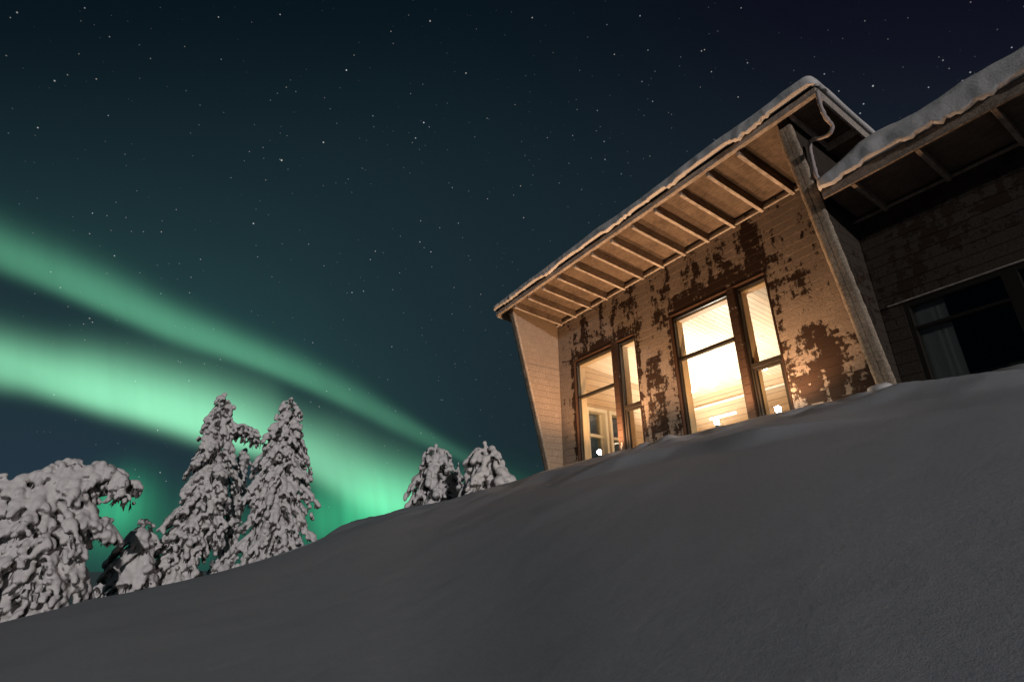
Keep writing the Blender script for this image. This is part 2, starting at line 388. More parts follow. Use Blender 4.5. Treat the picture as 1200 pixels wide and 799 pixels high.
# ------------------------------------------------------------------ terrain
H = 1.05
SIL = [(20,-3.0),(60,6.0),(90,12.6),(101.5,13.92),(102.8,14.0),(104.2,13.79),(105,13.88),(105.9,13.66),(107,13.72),(108.3,13.63),(110.8,13.72),(113.5,13.56),(117,13.30),(120.8,13.05),(124.9,12.48),(129.1,11.80),(132.6,11.27),(137.9,10.31),(143.4,9.06),(147,7.70),(152.3,6.47),(157.4,5.35),(160.7,4.50),(162.3,4.16),(163.8,3.67),(164.9,2.88),(166,1.96),(168.1,1.06),(170.9,0.27),(174.1,-0.55),(177.2,-1.37),(180.1,-1.87),(182.8,-2.33),(185.1,-3.11),(187.4,-3.65),(195,-5.2),(215,-6.5),(300,-6.5),(380,-3.0)]
def elev(az):
    return np.interp(az, [s[0] for s in SIL], [s[1] for s in SIL])
_AZ = np.arange(-60, 500, 0.5)
def _gs(f, sg):
    v = f(_AZ); k = np.exp(-0.5*(np.arange(-60, 61)*0.5/sg)**2); k /= k.sum(); return np.convolve(np.pad(v, 60, mode='edge'), k, 'valid')
_ES = None
def elev_s(az):
    global _ES
    if _ES is None: _ES = _gs(lambda q: elev(np.where(q < 20, q+360, np.where(q > 380, q-360, q))), 3.5)
    return np.interp(az, _AZ, _ES)
_DS = None
def crestD(az):
    global _DS
    if _DS is None: _DS = _gs(lambda q: crestD0(np.where(q < 20, q+360, np.where(q > 380, q-360, q))), 2.0)
    return np.interp(az, _AZ, _DS)
def crestD0(az):
    yc = 7.25 / np.maximum(np.sin(np.radians(az)), 0.2)
    lim = np.interp(az, [20,60,90,150,157,162,166,172,180,188,200,300,380], [9,9,9,30,18.2,18.0,17.0,16.5,16.5,17,16,14,9])
    return np.minimum(yc, lim)
def sm(x, a, b):
    q = np.clip((x - a) / (b - a), 0, 1); return q*q*(3-2*q)
def ground(x, y):
    x = np.asarray(x, float); y = np.asarray(y, float)
    r = np.hypot(x, y) + 1e-9; az = np.degrees(np.arctan2(y, x)); az = np.where(az < 20, az + 360, az)
    D = crestD(az); e = np.tan(np.radians(elev_s(az))); zD = D * e
    a = e + 4*H/(3*D); bb = (e - a) / (4*D**3)
    zin = -H + a*r + bb*r**4
    zin = zin + D*(np.tan(np.radians(elev(az))) - e) * np.exp(-((r-D)/(0.07*D))**2)
    dr = np.maximum(r - D, 0)
    # terrace by the house: ease out to level
    L1 = 1.3
    zt = zD + np.where(dr < L1, e*(dr - dr*dr/(2*L1)), e*L1/2)
    zt = np.minimum(zt, 2.22 + 0*zt)
    # falling ground elsewhere: curve from the crest slope to a steady fall
    L2 = 6.0; s2 = -0.11
    zf = zD + np.where(dr < L2, e*dr + (s2-e)*dr*dr/(2*L2), e*L2 + (s2-e)*L2/2 + s2*(dr-L2))
    zf = np.where(zf < -30, -30 - 20*(1-np.exp((zf+30)/20*0.5)), zf)
    w = sm(x, -24, -19) * sm(y, 5.5, 7.0)
    zo = zt*w + zf*(1-w)
    z = np.where(r < D, zin, zo)
    return z
RIDGES = [(-9.6,6.1,-4.6,5.2,.075,.13),(-6.6,5.0,-2.2,5.05,.065,.12),(-13.0,6.9,-8.2,5.0,.05,.3),(-3.4,6.3,-.6,5.8,.07,.13),(-5.6,6.3,-3.6,6.1,.045,.10),(-7.5,4.2,-3.5,3.6,.03,.4)]
def bumps(x, y, z):
    """wind-packed ridges, hollows and old tracks near the crest"""
    def n(sx, sy, o=0): 
        return mnoise.noise(Vector((x*sx + o, y*sy - o, 0.3*o)))
    r = math.hypot(x, y)
    k = min(1, r/3.0) * (1 if r < 60 else 0)
    h = (0.030*n(.35, .6, 3) + 0.008*n(1.1, 1.9, 11)) * min(1, r/8) + 0.0015*n(4, 6, 5)
    # sastrugi close under the crest in front of the windows
    band = math.exp(-((y - 6.0)/1.1)**2) * (1 if x < 1 else .2) * (1 / (1 + math.exp((x + 1)*1.5)))
    u = y + 0.13*x + 0.45*n(.5, .5, 21)
    h += band * 0.08*(abs(math.sin(u*2.3)) - .5) * max(0, min(1, .55 + 1.2*n(.35, .35, 31)))
    h += band * 0.10*n(.8, 2.0, 41)
    for x0_, y0_, x1_, y1_, am_, wd_ in RIDGES:
        lx, ly = x1_-x0_, y1_-y0_; ll = math.hypot(lx, ly); tt = ((x-x0_)*lx + (y-y0_)*ly)/ll
        d = ((y-y0_)*lx - (x-x0_)*ly)/ll + .30*n(.6, .6, 51) + .08*n(2.2, 2.2, 52)
        if -2 < tt < ll+2 and abs(d) < 2.2:
            fade = max(0, min(1, tt/1.2+.3))*max(0, min(1, (ll-tt)/1.2+.3))
            pr = max(0, 1+d/(wd_*3)) if d < 0 else math.exp(-(d/wd_)**2)
            h += 1.5*am_*fade*pr*(.75+.5*n(.8, .8, 53))
    # soft footprints by the middle window
    for fx, fy, rr in ((-6.0,6.3,.3),(-5.6,6.15,.25),(-5.2,6.35,.32),(-4.7,6.2,.27),(-6.6,6.5,.25),(-3.2,6.5,.3),(-2.6,6.4,.35),(-1.7,6.55,.3),(-1.1,6.4,.35)):
        d = math.hypot(x-fx, y-fy)
        if d < 3*rr: h += -0.06*math.exp(-(d/rr)**2) + 0.035*math.exp(-((d-1.5*rr)/(.5*rr))**2)
    return z + h*k
azs = np.concatenate([np.arange(95, 192, 0.28), np.arange(192, 455, 2.5)])
rs = np.concatenate([np.linspace(0.05, 2, 14), np.linspace(2.15, 9, 100), np.linspace(9.1, 26, 120), np.geomspace(26.6, 120, 40), np.geomspace(130, 9000, 26)])
V = []; 
for az in azs:
    ca, sa = math.cos(math.radians(az)), math.sin(math.radians(az))
    xs = rs*ca; ys = rs*sa
    a2 = az if az >= 20 else az
    zs = ground(xs, ys)
    for x, y, z, r in zip(xs, ys, zs, rs):
        V.append((x, y, bumps(x, y, z) if r < 60 else z + (6*mnoise.noise(Vector((x*.004, y*.004, 0))) if r > 300 else 0)))
nR = len(rs); nA = len(azs); Fc = []
for i in range(nA):
    j = (i+1) % nA
    for k in range(nR-1): Fc.append((i*nR+k, i*nR+k+1, j*nR+k+1, j*nR+k))
V.append((0, 0, -H)); Fc += [(len(V)-1, i*nR, ((i+1)%nA)*nR) for i in range(nA)]
mb = MB(); mb.add(V, Fc); g = mb.build('ground', M_SNOW, smooth_=True); tag(g, kind='structure')
def gz(x, y): return bumps(x, y, float(ground(x, y)))

# ------------------------------------------------------------------ lodge
YW = 8.5
lodge = empty('lodge', (-6.9, YW, 2.1), 'timber lodge with frosted brown boards, deep raftered eave and two tall glowing windows', 'building')
XL, XR = -10.667, -3.09
WIN = [(-10.06, -7.90, -8.68, -8.49), (-6.835, -4.615, -5.425, -5.265)]
ZT, ZB = 4.865, 1.95
PITCH = 0.165
def boards(mb, x0, x1, z0, z1, y, th=0.022, holes=()):
    k0 = math.floor((z0-0.02)/PITCH); k1 = math.ceil((z1-0.02)/PITCH)
    for k in range(k0, k1):
        a = max(z0, k*PITCH+0.02+0.002); b_ = min(z1, (k+1)*PITCH+0.02-0.002)
        if b_ - a < 0.01: continue
        segs = [(x0, x1, a, b_)]
        for (hx0, hx1, hz0, hz1) in holes:
            ns = []
            for (p, q, c, d) in segs:
                if q <= hx0 or p >= hx1 or d <= hz0 or c >= hz1: ns.append((p, q, c, d)); continue
                if p < hx0: ns.append((p, hx0, c, d))
                if q > hx1: ns.append((hx1, q, c, d))
                m0, m1 = max(p, hx0), min(q, hx1)
                if c < hz0 - .01: ns.append((m0, m1, c, hz0))
                if d > hz1 + .01: ns.append((m0, m1, hz1, d))
            segs = ns
        for (p, q, c, d) in segs:
            # lower lip a touch proud, as on lapped siding
            mb.hexa([(p,y-th,c),(q,y-th,c),(q,y+0.01,c),(p,y+0.01,c)], [(p,y-th*0.62,d),(q,y-th*0.62,d),(q,y+0.01,d),(p,y+0.01,d)])
holes = [(w_[0]-0.03, w_[1]+0.03, ZB, ZT+0.03) for w_ in WIN]
mb = MB(); boards(mb, XL+.003, XR-.003, 1.6, 6.22, YW, 0.017, holes)
# backing wall behind the boards, in pieces round the openings
xs_ = [XL-.17, holes[0][0], holes[0][1], holes[1][0], holes[1][1], XR+.17]
for a, b_ in ((0,1),(2,3),(4,5)): mb.box(xs_[a], xs_[b_], YW+.012, YW+.26, 1.5, 6.2)
for a, b_ in ((1,2),(3,4)): mb.box(xs_[a], xs_[b_], YW+.012, YW+.26, ZT+.03, 6.2); mb.box(xs_[a], xs_[b_], YW+.012, YW+.26, 1.5, ZB)
mb.build('wall', M_SIDING, lodge)
# side and back walls
mb = MB(); mb.box(-3.09+.172-.23, -2.92, YW+.262, 15.3, 1.5, 5.95)
mb.build('side_wall', M_SIDING_DARK, lodge)
# left side wall with window openings
mb = MB()
LW = [(9.20,9.84),(10.02,10.66),(11.55,12.35)]
ys_ = [YW+.262]
for a, b_ in LW: ys_ += [a, b_]
ys_.append(15.3)
for i in range(0, len(ys_)-1, 2): mb.box(-10.85, -10.5, ys_[i], ys_[i+1], 1.5, 5.9)
for a, b_ in LW: mb.box(-10.85, -10.5, a, b_, 3.80, 5.9); mb.box(-10.85, -10.5, a, b_, 1.5, 2.05)
mb.build('side_wall', M_INWALL, lodge)
for a, b_ in LW:
    f = MB()
    f.box(-10.70,-10.44,a-.05,a+.03,2.05,3.86); f.box(-10.70,-10.44,b_-.03,b_+.05,2.05,3.86); f.box(-10.70,-10.44,a+.03,b_-.03,3.76,3.86); f.box(-10.70,-10.55,a+.03,b_-.03,3.10,3.18)
    f.box(-10.66,-10.60,b_-.09,b_-.031,2.05,3.759)
    fo = f.build('window_frame', M_WHITE, lodge, 0.004)
    MB().box(-10.640,-10.630,a+.03,b_-.03,2.05,3.76).build('pane', M_GLASS, fo)
# interior
ZC = lambda y: 5.09 - 0.10*(y-8.65)
MB().hexa([(-10.5,8.76,ZC(8.76)),(-3.15,8.76,ZC(8.76)),(-3.15,13.2,ZC(13.2)),(-10.5,13.2,ZC(13.2))], [(-10.5,8.76,ZC(8.76)+.1),(-3.15,8.76,ZC(8.76)+.1),(-3.15,13.2,ZC(13.2)+.1),(-10.5,13.2,ZC(13.2)+.1)]).build('ceiling', M_CEIL, lodge)
MB().box(-10.5,-3.15,13.2,13.35,2.2,4.9).build('back_wall', M_INWALL, lodge)
mb = MB(); mb.box(-10.5,-3.15,13.12,13.199,4.25,4.30); mb.build('picture_rail', M_WHITE, lodge)
mb = MB(); mb.box(-10.5,-3.15,8.765,13.2,2.20,2.24); mb.build('floor', M_FLOOR, lodge)
mb = MB(); mb.box(-3.15,-3.149+.0,8.77,13.2,2.24,5.1); mb.build('partition', M_INWALL, lodge)
# beam under the ceiling
# windows
def sash(par, x0, x1, zr, rail_h, lower_inset):
    f = MB(); y0, y1 = YW+.045, YW+.13; fw = .045
    f.box(x0, x0+fw, y0, y1, ZB, ZT-.03); f.box(x1-fw, x1, y0, y1, ZB, ZT-.03)
    f.box(x0+fw, x1-fw, y0, y1, ZT-.03-fw, ZT-.03); f.box(x0+fw, x1-fw, y0-.012, y1, zr-rail_h/2, zr+rail_h/2)
    if lower_inset:
        a = .05
        f.box(x0+fw, x0+fw+a, y0+.02, y1-.001, ZB, zr-rail_h/2); f.box(x1-fw-a, x1-fw, y0+.02, y1-.001, ZB, zr-rail_h/2)
        f.box(x0+fw+a, x1-fw-a, y0+.02, y1-.001, zr-rail_h/2-a, zr-rail_h/2-.001)
    f.build('sash', M_FRAME, par, 0.004)
    MB().box(x0+fw, x1-fw, y0+.045, y0+.053, zr+rail_h/2, ZT-.03-fw).build('pane', M_GLASS, par)
    a = .05 if lower_inset else 0
    MB().box(x0+fw+a, x1-fw-a, y0+.045, y0+.053, ZB, zr-rail_h/2-a).build('pane', M_GLASS, par)
    # pale inner lining
    g_ = MB(); q0, q1 = y1+.001, YW+.30
    g_.box(x0+.001, x0+fw+.012, q0, q1, ZB, ZT-.04); g_.box(x1-fw-.012, x1-.001, q0, q1, ZB, ZT-.04); g_.box(x0+fw+.012, x1-fw-.012, q0, q1, ZT-.04-fw-.02, ZT-.04)
    g_.build('lining', M_PALEWOOD, par, 0.003)
for wi, (x0, x1, a, b_) in enumerate(WIN):
    e = bpy.data.objects.new('window', None); COL.objects.link(e); e.parent = lodge; e.location = Vector(((x0+x1)/2, YW, ZB)) - lodge.location
    e['label'] = ('tall paired window near the inner corner, showing a white-framed room', 'larger tall paired window with the brightest glow')[wi]
    f = MB(); y0, y1 = YW-.022, YW+.17; t_ = .022
    f.box(x0-t_, x0-.001, y0, y1, ZB, ZT+t_); f.box(x1+.001, x1+t_, y0, y1, ZB, ZT+t_); f.box(x0-.001, x1+.001, y0, y1, ZT, ZT+t_)
    f.build('casing', M_TRIMF, e, 0.005)
    # post between the sashes, clad in boards
    q = MB(); q.box(a+.002, b_-.002, YW+.0, YW+.26, ZB, ZT-.001); 
    k = ZB
    while k < ZT-.02:
        q.box(a+.012, b_-.012, YW-.014, YW-.0005, k, min(k+PITCH-.012, ZT-.004)); k += PITCH
    q.build('mullion', M_SIDING_DARK, e)
    sash(e, x0+.003, a-.003, 3.890, .060, False)
    sash(e, b_+.003, x1-.003, 3.255, .085, True)
# rafters
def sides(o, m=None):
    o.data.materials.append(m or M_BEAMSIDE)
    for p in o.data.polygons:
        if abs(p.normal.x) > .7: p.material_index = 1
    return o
raf0, rsp = -3.766, 0.6070
ZRW, ZRT, YT = 6.034, 6.172, 6.93
def zr(y): return ZRW + (ZRT-ZRW)*(YW-y)/(YW-YT)
RH = .185
for k in range(0, 12):
    x = raf0 - rsp*k; hw = .033
    jig = random.uniform(-.012, .012)
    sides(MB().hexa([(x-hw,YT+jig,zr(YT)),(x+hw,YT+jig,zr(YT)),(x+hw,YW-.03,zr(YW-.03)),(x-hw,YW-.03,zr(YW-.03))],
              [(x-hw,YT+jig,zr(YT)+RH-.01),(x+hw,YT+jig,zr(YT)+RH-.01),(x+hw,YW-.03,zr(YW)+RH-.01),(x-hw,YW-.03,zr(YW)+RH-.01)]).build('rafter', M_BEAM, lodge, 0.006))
RXL, RXR = -11.27, -2.40
# soffit between wall and eave, roof slab above
YE = 6.85
def zs(y): return zr(y) + RH
mb = MB(); mb.hexa([(RXL+.03,YE+.03,zs(YE+.03)),(RXR-.03,YE+.03,zs(YE+.03)),(RXR-.03,15.5,zs(15.5)),(RXL+.03,15.5,zs(15.5))],
                   [(RXL+.03,YE+.03,zs(YE+.03)+.03),(RXR-.03,YE+.03,zs(YE+.03)+.03),(RXR-.03,15.5,zs(15.5)+.03),(RXL+.03,15.5,zs(15.5)+.03)])
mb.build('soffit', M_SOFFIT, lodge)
mb = MB(); mb.hexa([(RXL-.01,YE-.03,zs(YE)+.032),(RXR+.01,YE-.03,zs(YE)+.032),(RXR+.01,15.5,zs(15.5)+.032),(RXL-.01,15.5,zs(15.5)+.032)],
                   [(RXL-.01,YE-.03,zs(YE)+.075),(RXR+.01,YE-.03,zs(YE)+.075),(RXR+.01,15.5,zs(15.5)+.075),(RXL-.01,15.5,zs(15.5)+.075)])
mb.build('roof', M_METAL, lodge)
mb = MB(); mb.box(RXL, RXR, YE-.012, YE+.075, zs(YE)-.110, zs(YE)-.002); mb.build('fascia', M_FASCIA, lodge, 0.004)
for x0, x1 in ((RXL, RXL+.035), (RXR-.035, RXR)):
    MB().hexa([(x0,YE+.03,zs(YE)-.15),(x1,YE+.03,zs(YE)-.15),(x1,15.4,zs(15.4)-.15),(x0,15.4,zs(15.4)-.15)],
              [(x0,YE+.03,zs(YE)+.029),(x1,YE+.03,zs(YE)+.029),(x1,15.4,zs(15.4)+.029),(x0,15.4,zs(15.4)+.029)]).build('verge_board', M_FASCIA, lodge, 0.004)
# blocking strip at the head of the wall
mb = MB()
mb.box(XL+.01, XR-.01, YW-.075, YW-.031, zr(YW)+.035, zr(YW)+.075); mb.build('wall_head_trim', M_BEAM, lodge, 0.004)
# overhang past the right fin
mb = MB(); mb.box(-2.91, RXR-.04, 8.0, 8.05, zs(8.0)-.12, zs(8.0)-.002); mb.build('trimmer', M_BEAM, lodge, 0.004)
mb = MB(); mb.hexa([(-2.90,7.0,zs(7.0)-.10),(-2.86,7.0,zs(7.0)-.10),(-2.86,8.0,zs(8.0)-.10),(-2.90,8.0,zs(8.0)-.10)],[(-2.90,7.0,zs(7.0)-.003),(-2.86,7.0,zs(7.0)-.003),(-2.86,8.0,zs(8.0)-.003),(-2.90,8.0,zs(8.0)-.003)]); mb.build('trimmer', M_BEAM, lodge, 0.004)
for yy in (9.2, 10.6, 12.0):
    MB().box(-2.91, RXR-.04, yy, yy+.05, zs(yy)-.12, zs(yy+.05)-.002).build('trimmer', M_BEAM, lodge, 0.004)
# fins: tapered wing walls, broad at the eave
def fy(z): return 7.02 + (6.15 - z) * 0.252
for nm, x0, x1 in (('l', -10.84, -10.667), ('r', -3.12, -2.92)):
    core = MB(); z0, z1 = 1.3, zs(7.1)-.004
    core.hexa([(x0+.02,fy(z0)+.02,z0),(x1-.02,fy(z0)+.02,z0),(x1-.02,YW+.26,z0),(x0+.02,YW+.26,z0)],[(x0+.02,fy(z1)+.02,z1),(x1-.02,fy(z1)+.02,z1),(x1-.02,YW+.26,zs(YW+.26)-.004),(x0+.02,YW+.26,zs(YW+.26)-.004)])
    # side cladding: boards with real gaps, cut to the raked front edge
    k0 = math.floor((z0-.02)/PITCH)
    for k in range(k0, 29):
        a = k*PITCH+.02+.0025; b_ = (k+1)*PITCH+.02-.0025
        b_ = min(b_, zs(YW)-.02)
        if b_ <= a: break
        for xa, xb in ((x0, x0+.019), (x1-.019, x1)):
            core.hexa([(xa,fy(a)+.03,a),(xb,fy(a)+.03,a),(xb,YW+(-.026 if (nm=='l') == (xb>x0+.1) else .26),a),(xa,YW+(-.026 if (nm=='l') == (xb>x0+.1) else .26),a)],
                      [(xa,fy(b_)+.03,b_),(xb,fy(b_)+.03,b_),(xb,YW+(-.026 if (nm=='l') == (xb>x0+.1) else .26),b_),(xa,YW+(-.026 if (nm=='l') == (xb>x0+.1) else .26),b_)])
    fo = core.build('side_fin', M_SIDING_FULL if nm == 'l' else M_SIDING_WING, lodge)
    fo['label'] = 'far raked fin wall lit from inside the corner' if nm == 'l' else 'near raked fin wall with a thick frosted front edge'
    cap = MB(); z1 = zs(7.0)-.16
    n_ = 260; rr = random.Random(3)
    Vv = []; Ff = []
    for i in range(n_+1):
        z = z0 + (z1-z0)*i/n_
        for ci, (cx_, cy_) in enumerate([(x0-.030, .060), (x0-.024, .008), (x0+.03, 0), (x0+.085, .002), (x0+.095, .002), (x1-.05, 0), (x1+.004, 0), (x1+.008, .040)]):
            nn = mnoise.noise(Vector((ci*1.7, z*9, 3))); n2_ = mnoise.noise(Vector((ci*3.1, z*30, 8)))
            Vv.append((cx_ + (nn*.007 + n2_*.004)*(1 if ci in (0, 1, 6, 7) else 0), fy(z)-.004 + cy_ + nn*.003 + n2_*.002, z))
    for i in range(n_):
        for j in range(7): Ff.append((i*8+j, i*8+j+1, i*8+8+j+1, i*8+8+j))
    cap.add(Vv, Ff); cap.build('front_board', M_FINF, fo, smooth_=True)
# downpipe at the near eave corner
pp = [(-2.37,6.80,6.22),(-2.37,6.78,6.05),(-2.36,6.74,5.84),(-2.37,6.84,5.72),(-2.38,6.98,5.68),(-2.45,7.02,5.62),(-2.62,7.12,5.72),(-2.80,7.28,5.90),(-2.845,7.30,5.86),(-2.85,7.27,5.70),(-2.85,7.25,5.5),(-2.85,7.24,5.30),(-2.85,7.30,5.14),(-2.84,7.36,5.06)]
pts = []
for i in range(len(pp)-1):
    p0, p1, p2, p3 = pp[max(i-1,0)], pp[i], pp[i+1], pp[min(i+2,len(pp)-1)]
    for k in range(5):
        t = k/5; pts.append(tuple(.5*((2*p1[c]) + (-p0[c]+p2[c])*t + (2*p0[c]-5*p1[c]+4*p2[c]-p3[c])*t*t + (-p0[c]+3*p1[c]-3*p2[c]+p3[c])*t**3) + random.uniform(-.003,.003) for c in range(3)))
pts.append(pp[-1])
MB().tube(pts, [0.026 + random.uniform(-.003,.006) for _ in pts], 10).build('downpipe', M_PIPE, lodge, smooth_=True)

# ------------------------------------------------------------------ wing to the right
YB = 8.25
wing = empty('lodge_wing', (0.0, YB, 2.1), 'lower unlit wing with dark frosted boards and a wide black window beside the lodge', 'building')
ZBT, ZBR = 4.77, 4.84
YBE = 7.2
BX0, BX1 = -2.91, 3.6
hB = (-2.64, 1.9, 1.8, 3.32)
mb = MB(); boards(mb, BX0, BX1, 1.5, 4.98, YB, 0.022, [hB])
mb.box(BX0, hB[0], YB+.012, YB+.2, 1.5, 4.95); mb.box(hB[1], BX1, YB+.012, YB+.2, 1.5, 4.95); mb.box(hB[0], hB[1], YB+.012, YB+.2, hB[3], 4.95)
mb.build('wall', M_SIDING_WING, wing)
mb = MB(); mb.box(hB[0], hB[1], 12.0, 12.1, 1.9, 4.8); mb.box(hB[0]-.1, hB[0]-.001, YB+.2, 12.0, 1.9, 4.8); mb.box(hB[1]+.001, hB[1]+.1, YB+.2, 12.0, 1.9, 4.8); mb.box(hB[0], hB[1], YB+.21, 12, 4.3, 4.4); mb.box(hB[0], hB[1], YB+.21, 12, 2.2, 2.23)
mb.build('room', M_DARKROOM, wing)
mb = MB(); mb.box(BX0+.1, BX1+.1, YB-.05, YB-.024, hB[3]+.012, hB[3]+.03); mb.build('drip_strip', M_FASCIA, wing)
e = bpy.data.objects.new('window', None); COL.objects.link(e); e.parent = wing; e.location = Vector((hB[0], YB, 2)) - wing.location
f = MB(); y0, y1 = YB-.01, YB+.1
xsB = [(-2.64,-2.575),(-1.56,-1.40),(-0.38,-0.22),(0.8,0.96),(1.835,1.9)]
for a, b_ in xsB: f.box(a, b_, y0, y1, 1.8, 3.32)
for i in range(4):
    f.box(xsB[i][1]+.0005, xsB[i+1][0]-.0005, y0, y1, 3.26, 3.32); f.box(xsB[i][1]+.0005, xsB[i+1][0]-.0005, y0+.002, y1, 2.915, 2.955)
f.build('window_frame', M_FRAME, e, .004)
for i in range(4):
    MB().box(xsB[i][1], xsB[i+1][0], YB+.05, YB+.058, 2.955, 3.26).build('pane', M_GLASS, e)
    MB().box(xsB[i][1], xsB[i+1][0], YB+.05, YB+.058, 1.8, 2.915).build('pane', M_GLASS, e)
def zb(y): return ZBT + (ZBR-ZBT)*(YB-y)/(YB-7.28)
for k in range(0, 8):
    x = -2.455 + .79*k; hw = .028
    MB().hexa([(x-hw,7.28,zb(7.28)),(x+hw,7.28,zb(7.28)),(x+hw,YB-.03,zb(YB)),(x-hw,YB-.03,zb(YB))],[(x-hw,7.28,zb(7.28)+.11),(x+hw,7.28,zb(7.28)+.11),(x+hw,YB-.03,zb(YB)+.11),(x-hw,YB-.03,zb(YB)+.11)]).build('rafter', M_BEAMDIM, wing, .006)
MB().box(BX0, BX1, YB-.07, YB-.031, zb(YB)+.03, zb(YB)+.065).build('wall_head_trim', M_BEAMDIM, wing, .004)
zbs = lambda y: zb(y)+.115
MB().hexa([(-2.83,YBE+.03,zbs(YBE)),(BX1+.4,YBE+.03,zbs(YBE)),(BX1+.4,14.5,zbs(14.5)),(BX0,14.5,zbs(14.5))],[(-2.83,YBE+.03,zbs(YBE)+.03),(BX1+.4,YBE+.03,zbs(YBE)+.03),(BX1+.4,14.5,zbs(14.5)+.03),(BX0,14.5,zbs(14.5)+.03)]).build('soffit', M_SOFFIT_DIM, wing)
MB().hexa([(-2.83,YBE-.03,zbs(YBE)+.032),(BX1+.4,YBE-.03,zbs(YBE)+.032),(BX1+.4,14.5,zbs(14.5)+.032),(BX0,14.5,zbs(14.5)+.032)],[(-2.83,YBE-.03,zbs(YBE)+.07),(BX1+.4,YBE-.03,zbs(YBE)+.07),(BX1+.4,14.5,zbs(14.5)+.07),(BX0,14.5,zbs(14.5)+.07)]).build('roof', M_METAL, wing)
MB().box(-2.83, BX1+.4, YBE-.012, YBE+.028, zbs(YBE)-.150, zbs(YBE)+.03).build('fascia', M_BEAMDIM, wing, .004)

# curtain behind the dark window
V = []; n_ = 90
for i in range(n_+1):
    q = i/n_; x = -2.62 + q*0.40; yy = YB+.16 + .0010*math.sin(q*23+1.5*math.sin(q*9)) + 0
    V += [(x, yy, 1.9), (x+.0, yy, 3.30)]
V2 = [(a, b_+.004, c) for a, b_, c in V]
Fq = [(2*i, 2*i+2, 2*i+3, 2*i+1) for i in range(n_)]
mb = MB(); mb.add(V, Fq); mb.add(V2, [q[::-1] for q in Fq])
cu = mb.build('curtain', M_CURT, smooth_=True); origin_to(cu, (-2.42, YB+.16, 1.9)); tag(cu, 'pale grey curtain gathered behind the black window of the wing', 'curtain')

# ------------------------------------------------------------------ roof snow
def N(x, y, z): return mnoise.noise(Vector((x, y, z)))
def roof_snow(name, x0, x1, ztop, ye, thick, yback, seed, lbl, left_round, right_round, ragged):
    n = int((x1-x0)/.045); sec = []
    # section in (s: in from the edge, t: 0 roof .. 1 top)
    prof = [(0.35,-0.02),(0.12,-0.02),(0.02,-.02),(-0.045,-.06),(-0.085,.02),(-0.10,.18),(-0.085,.38),(-0.04,.58),(0.04,.76),(0.15,.89),(0.30,.96),(0.50,1.0),(0.9,1.02),(1.6,1.0),(3.0,1.0),(yback-ye,1.0),(yback-ye,-0.02)]
    # densify
    P = []
    for i in range(len(prof)-1):
        st_ = 3 if i < 12 else 5
        for k in range(st_): P.append(tuple(prof[i][c] + (prof[i+1][c]-prof[i][c])*k/st_ for c in (0,1)))
    P.append(prof[-1]); m_ = len(P); V = []
    for i in range(n+1):
        x = x0 + (x1-x0)*i/n
        T = thick(x)
        el = 1.0
        if left_round: el = min(el, math.sqrt(max(0, 1-(1-min(1,(x-x0)/left_round))**2)))
        if right_round: el = min(el, math.sqrt(max(0, 1-(1-min(1,(x1-x)/right_round))**2)))
        for (s, t_) in P:
            y = ye + s; h = max(t_, 0) * T * max(el, .02)
            nz = N(x*1.1, y*1.1, seed); n2 = N(x*3.5, y*3.5+h*4, seed+3); n3 = N(x*9, y*9, seed+h*9)
            if t_ > .15: h += (nz*.08 + n2*.022 + n3*.010) * min(1, t_*1.3) * el * (T/.25)
            yy = y + (n2*.016 + n3*.012)*(1 if s < .3 else 0) + (1-el)*.09*(1 if s < .2 else 0)
            z = ztop(max(yy, ye)) + h
            if t_ < .1 and s < .05:   # ragged hanging lip
                lip = max(0, N(x*1.3, 0, seed+9)*.9 + N(x*4.5, 1, seed)*.5 + N(x*14, 2, seed)*.45 + ragged)
                z += -.045 -.12*lip*(1 if s < 0 else .3)
            V.append((x, yy, z))
    F = []
    for i in range(n):
        for j in range(m_-1): F.append((i*m_+j, i*m_+j+1, (i+1)*m_+j+1, (i+1)*m_+j))
        F.append((i*m_+m_-1, i*m_, (i+1)*m_, (i+1)*m_+m_-1))
    F.append(tuple(range(m_))[::-1]); F.append(tuple(n*m_+j for j in range(m_)))
    # the snow flows along the verge: close the ends
    mb = MB(); mb.add(V, F); o = mb.build(name, M_ROOFSNOW, smooth_=True); origin_to(o, ((x0+x1)/2, ye, ztop(ye)))
    return tag(o, lbl, 'snow')
thA = lambda x: float(np.interp(x, [-11.3,-10.6,-9.1,-7.2,-5.7,-4.8,-3.7,-2.8,-2.4], [.11,.12,.18,.24,.18,.26,.25,.28,.23]))
roof_snow('roof_snow', RXL-.03, RXR+.05, lambda y: zs(y)+.077, YE-.04, thA, 15.5, 5.0, 'thin wavy snow layer on the higher lodge roof, ragged at the eave', .18, .14, .02)
thB = lambda x: float(np.interp(x, [-2.9,-2.65,-2.36,-2.19,-1.99,-1.7,-1.1,-.5,1,3.5], [.03,.14,.28,.38,.42,.41,.42,.45,.47,.47]))
roof_snow('roof_snow', -2.84, BX1+.45, lambda y: zbs(y)+.072, YBE-.04, thB, 14.5, 17.0, 'thick snow blanket on the lower wing roof', .02, .14, .15)

